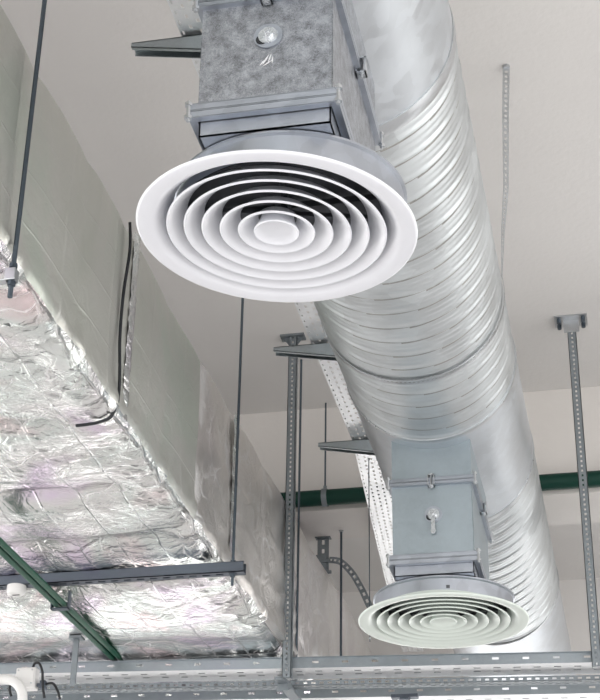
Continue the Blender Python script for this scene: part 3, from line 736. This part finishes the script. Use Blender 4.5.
# round white detector under the slotted bar
t = thing('round_detector', 'small round white detector cap under the dark slotted bar', 'detector', (-2.225, 5.315, ZB))
c = (-2.225, 5.315, ZB)
MB().lathe([(0.0001, -0.034), (0.026, -0.033), (0.033, -0.028), (0.036, -0.018), (0.036, 0.0), (0.0001, 0.0)], c, 40).build('cap', M['plastic'], t, 40)
MB().box((c[0] - .014, c[1] - .003, c[2] - .0352), (c[0] + .014, c[1] + .003, c[2] - .033)).build('slot', M['black'], t)

# ------------------------------------------------------------------ junction box with cables, white conduit
TJ = Matrix.Translation((-.035, .150, .010))
t = thing('junction_box', 'small white junction box with black cables on the nearer crossing tray', 'junction box', (-2.552, 6.253, H + 1.98))
MB(TJ).box((-2.535, 6.075, H + 1.917), (-2.445, 6.125, H + 2.01)).build('case', M['plastic'], t, bevel=0.006)
MB(TJ).box((-2.529, 6.070, H + 1.931), (-2.451, 6.075, H + 2.004)).build('lid', M['plastic'], t, bevel=0.003)
for sx in (-1, 1):
    for sz in (-1, 1): MB(TJ).tube([(-2.49 + sx*.031, 6.070, H + 1.9675 + sz*.029), (-2.49 + sx*.031, 6.068, H + 1.9675 + sz*.029)], 0.004, 8).build('screw', M['bolt'], t)
MB(TJ).box((-2.43, 6.09, H + 1.92), (-2.405, 6.12, H + 1.955)).box((-2.445, 6.095, H + 1.93), (-2.43, 6.115, H + 1.945)).build('cable_gland', M['dark'], t, bevel=0.003)
def smooth_pts(P, n=8):
    P = [Vector(p) for p in P]; out = []
    for i in range(len(P) - 1):
        p0, p1, p2, p3 = P[max(i-1, 0)], P[i], P[i+1], P[min(i+2, len(P)-1)]
        for k in range(n):
            u = k / n; out.append(0.5 * ((2*p1) + (p2-p0)*u + (2*p0-5*p1+4*p2-p3)*u*u + (3*p1-p0-3*p2+p3)*u**3))
    out.append(P[-1]); return out
for P in ([(-2.47, 6.10, H+2.008), (-2.455, 6.08, H+2.025), (-2.43, 6.07, H+2.02), (-2.415, 6.075, H+1.985), (-2.41, 6.08, H+1.93), (-2.405, 6.1, H+1.88)],
          [(-2.535, 6.10, H+1.95), (-2.55, 6.08, H+1.945), (-2.557, 6.08, H+1.92), (-2.55, 6.09, H+1.89)],
          [(-2.50, 6.10, H+1.928), (-2.503, 6.09, H+1.905), (-2.49, 6.09, H+1.88)],
          [(-2.41, 6.105, H+1.94), (-2.37, 6.09, H+1.938), (-2.345, 6.09, H+1.905), (-2.335, 6.1, H+1.87)]):
    MB(TJ).tube(smooth_pts(P), 0.0055, 8).build('cable', M['black'], t, 40)
P = [(-3.1, 6.02, H + 1.945), (-2.62, 6.02, H + 1.945)] + [(-2.56 + 0.09 * math.sin(k/6*P2), 6.02, H + 1.855 + 0.09 * math.cos(k/6*P2)) for k in range(7)] + [(-2.47, 6.02, H + 1.70)]
wc = thing('white_conduit', 'white plastic pipe elbow at the lower left corner', 'pipe', (-2.66, 6.17, H + 1.95))
MB(TJ).tube(P, 0.021, 16).build('pipe', M['plastic'], wc, 50)
MB(TJ).tube([(-2.66, 6.02, H+1.945), (-2.60, 6.02, H+1.945)], 0.0245, 16).build('coupling', M['plastic'], wc, 40)

# ------------------------------------------------------------------ hanging bracket and bent strap under the beam, loose rods
t = thing('hanging_bracket', 'dark bracket under the ceiling beam with a bent perforated strap', 'bracket', (-1.50, 7.50, H + 3.08))
bx = -1.515; by = 7.60; zt = H + 3.08
mb = MB(); perf(mb, (bx - .03, by, zt - .20), (0, 0, 1), (1, 0, 0), .20, .06, [(.03, .014)], .05, .026, (0, .003, 0)); mb.box((bx - .04, by - .02, zt - .005), (bx + .04, by + .02, zt)); mb.build('drop_plate', M['strut'], t)
mb = MB(); mb.box((bx - .035, by - .012, zt - .20), (bx + .045, by, zt - .185)); mb.box((bx - .035, by - .018, zt - .14), (bx + .04, by, zt - .128)); mb.box((bx - .11, by - .004, zt - .115), (bx + .03, by, zt - .095)); mb.box((bx - .02, by - .010, zt - .19), (bx + .02, by - .004, zt - .09)); mb.build('cross_piece', M['strut'], t)
mb = MB(); P = smooth_pts([(bx + .03, by + .01, zt - .12), (bx + .09, by + .01, zt - .135), (bx + .15, by + .01, zt - .20), (bx + .20, by + .01, zt - .29), (bx + .25, by + .01, zt - .40), (bx + .32, by + .01, zt - .50)], 6)
vv = []; ff = []; wd = 0.034
for i, p in enumerate(P):
    for v in (-wd/2, -.006, .006, wd/2):
        tdir = (P[min(i+1, len(P)-1)] - P[max(i-1, 0)]).normalized(); nrm = Vector((-tdir.z, 0, tdir.x))
        vv.append(tuple(p + nrm * v))
for i in range(len(P) - 1):
    for j in range(3):
        if j == 1 and i % 2: continue
        ff.append((i*4+j, (i+1)*4+j, (i+1)*4+j+1, i*4+j+1))
o = mb.add(vv, ff).build('bent_strap', M['strut'], t); so = o.modifiers.new('thickness', 'SOLIDIFY'); so.thickness = 0.004; so.offset = 0
def rod(x, y, z0, z1, r, label):
    t = thing('threaded_rod', label, 'rod', (x, y, z0), 'loose threaded rods')
    MB().tube([(x, y, z0), (x, y, z1)], r, 8).build('rod', M['rod'], t, 40)
    for z in (z0 + .01, z1 - .008): MB().tube([(x, y, z), (x, y, z + .008)], r * 2.2, 6).build('nut', M['bolt'], t)
rod(-1.405, 7.52, H + 2.05, H + 3.08, 0.006, 'thin dark rod under the ceiling beam beside the bent strap')
rod(-1.045, 6.24, H + 2.06, H + 2.885, 0.0022, 'very thin wire dropping from the farthest tapered arm past the tray')

for o in bpy.data.objects:
    if 'base' in o: del o['base']
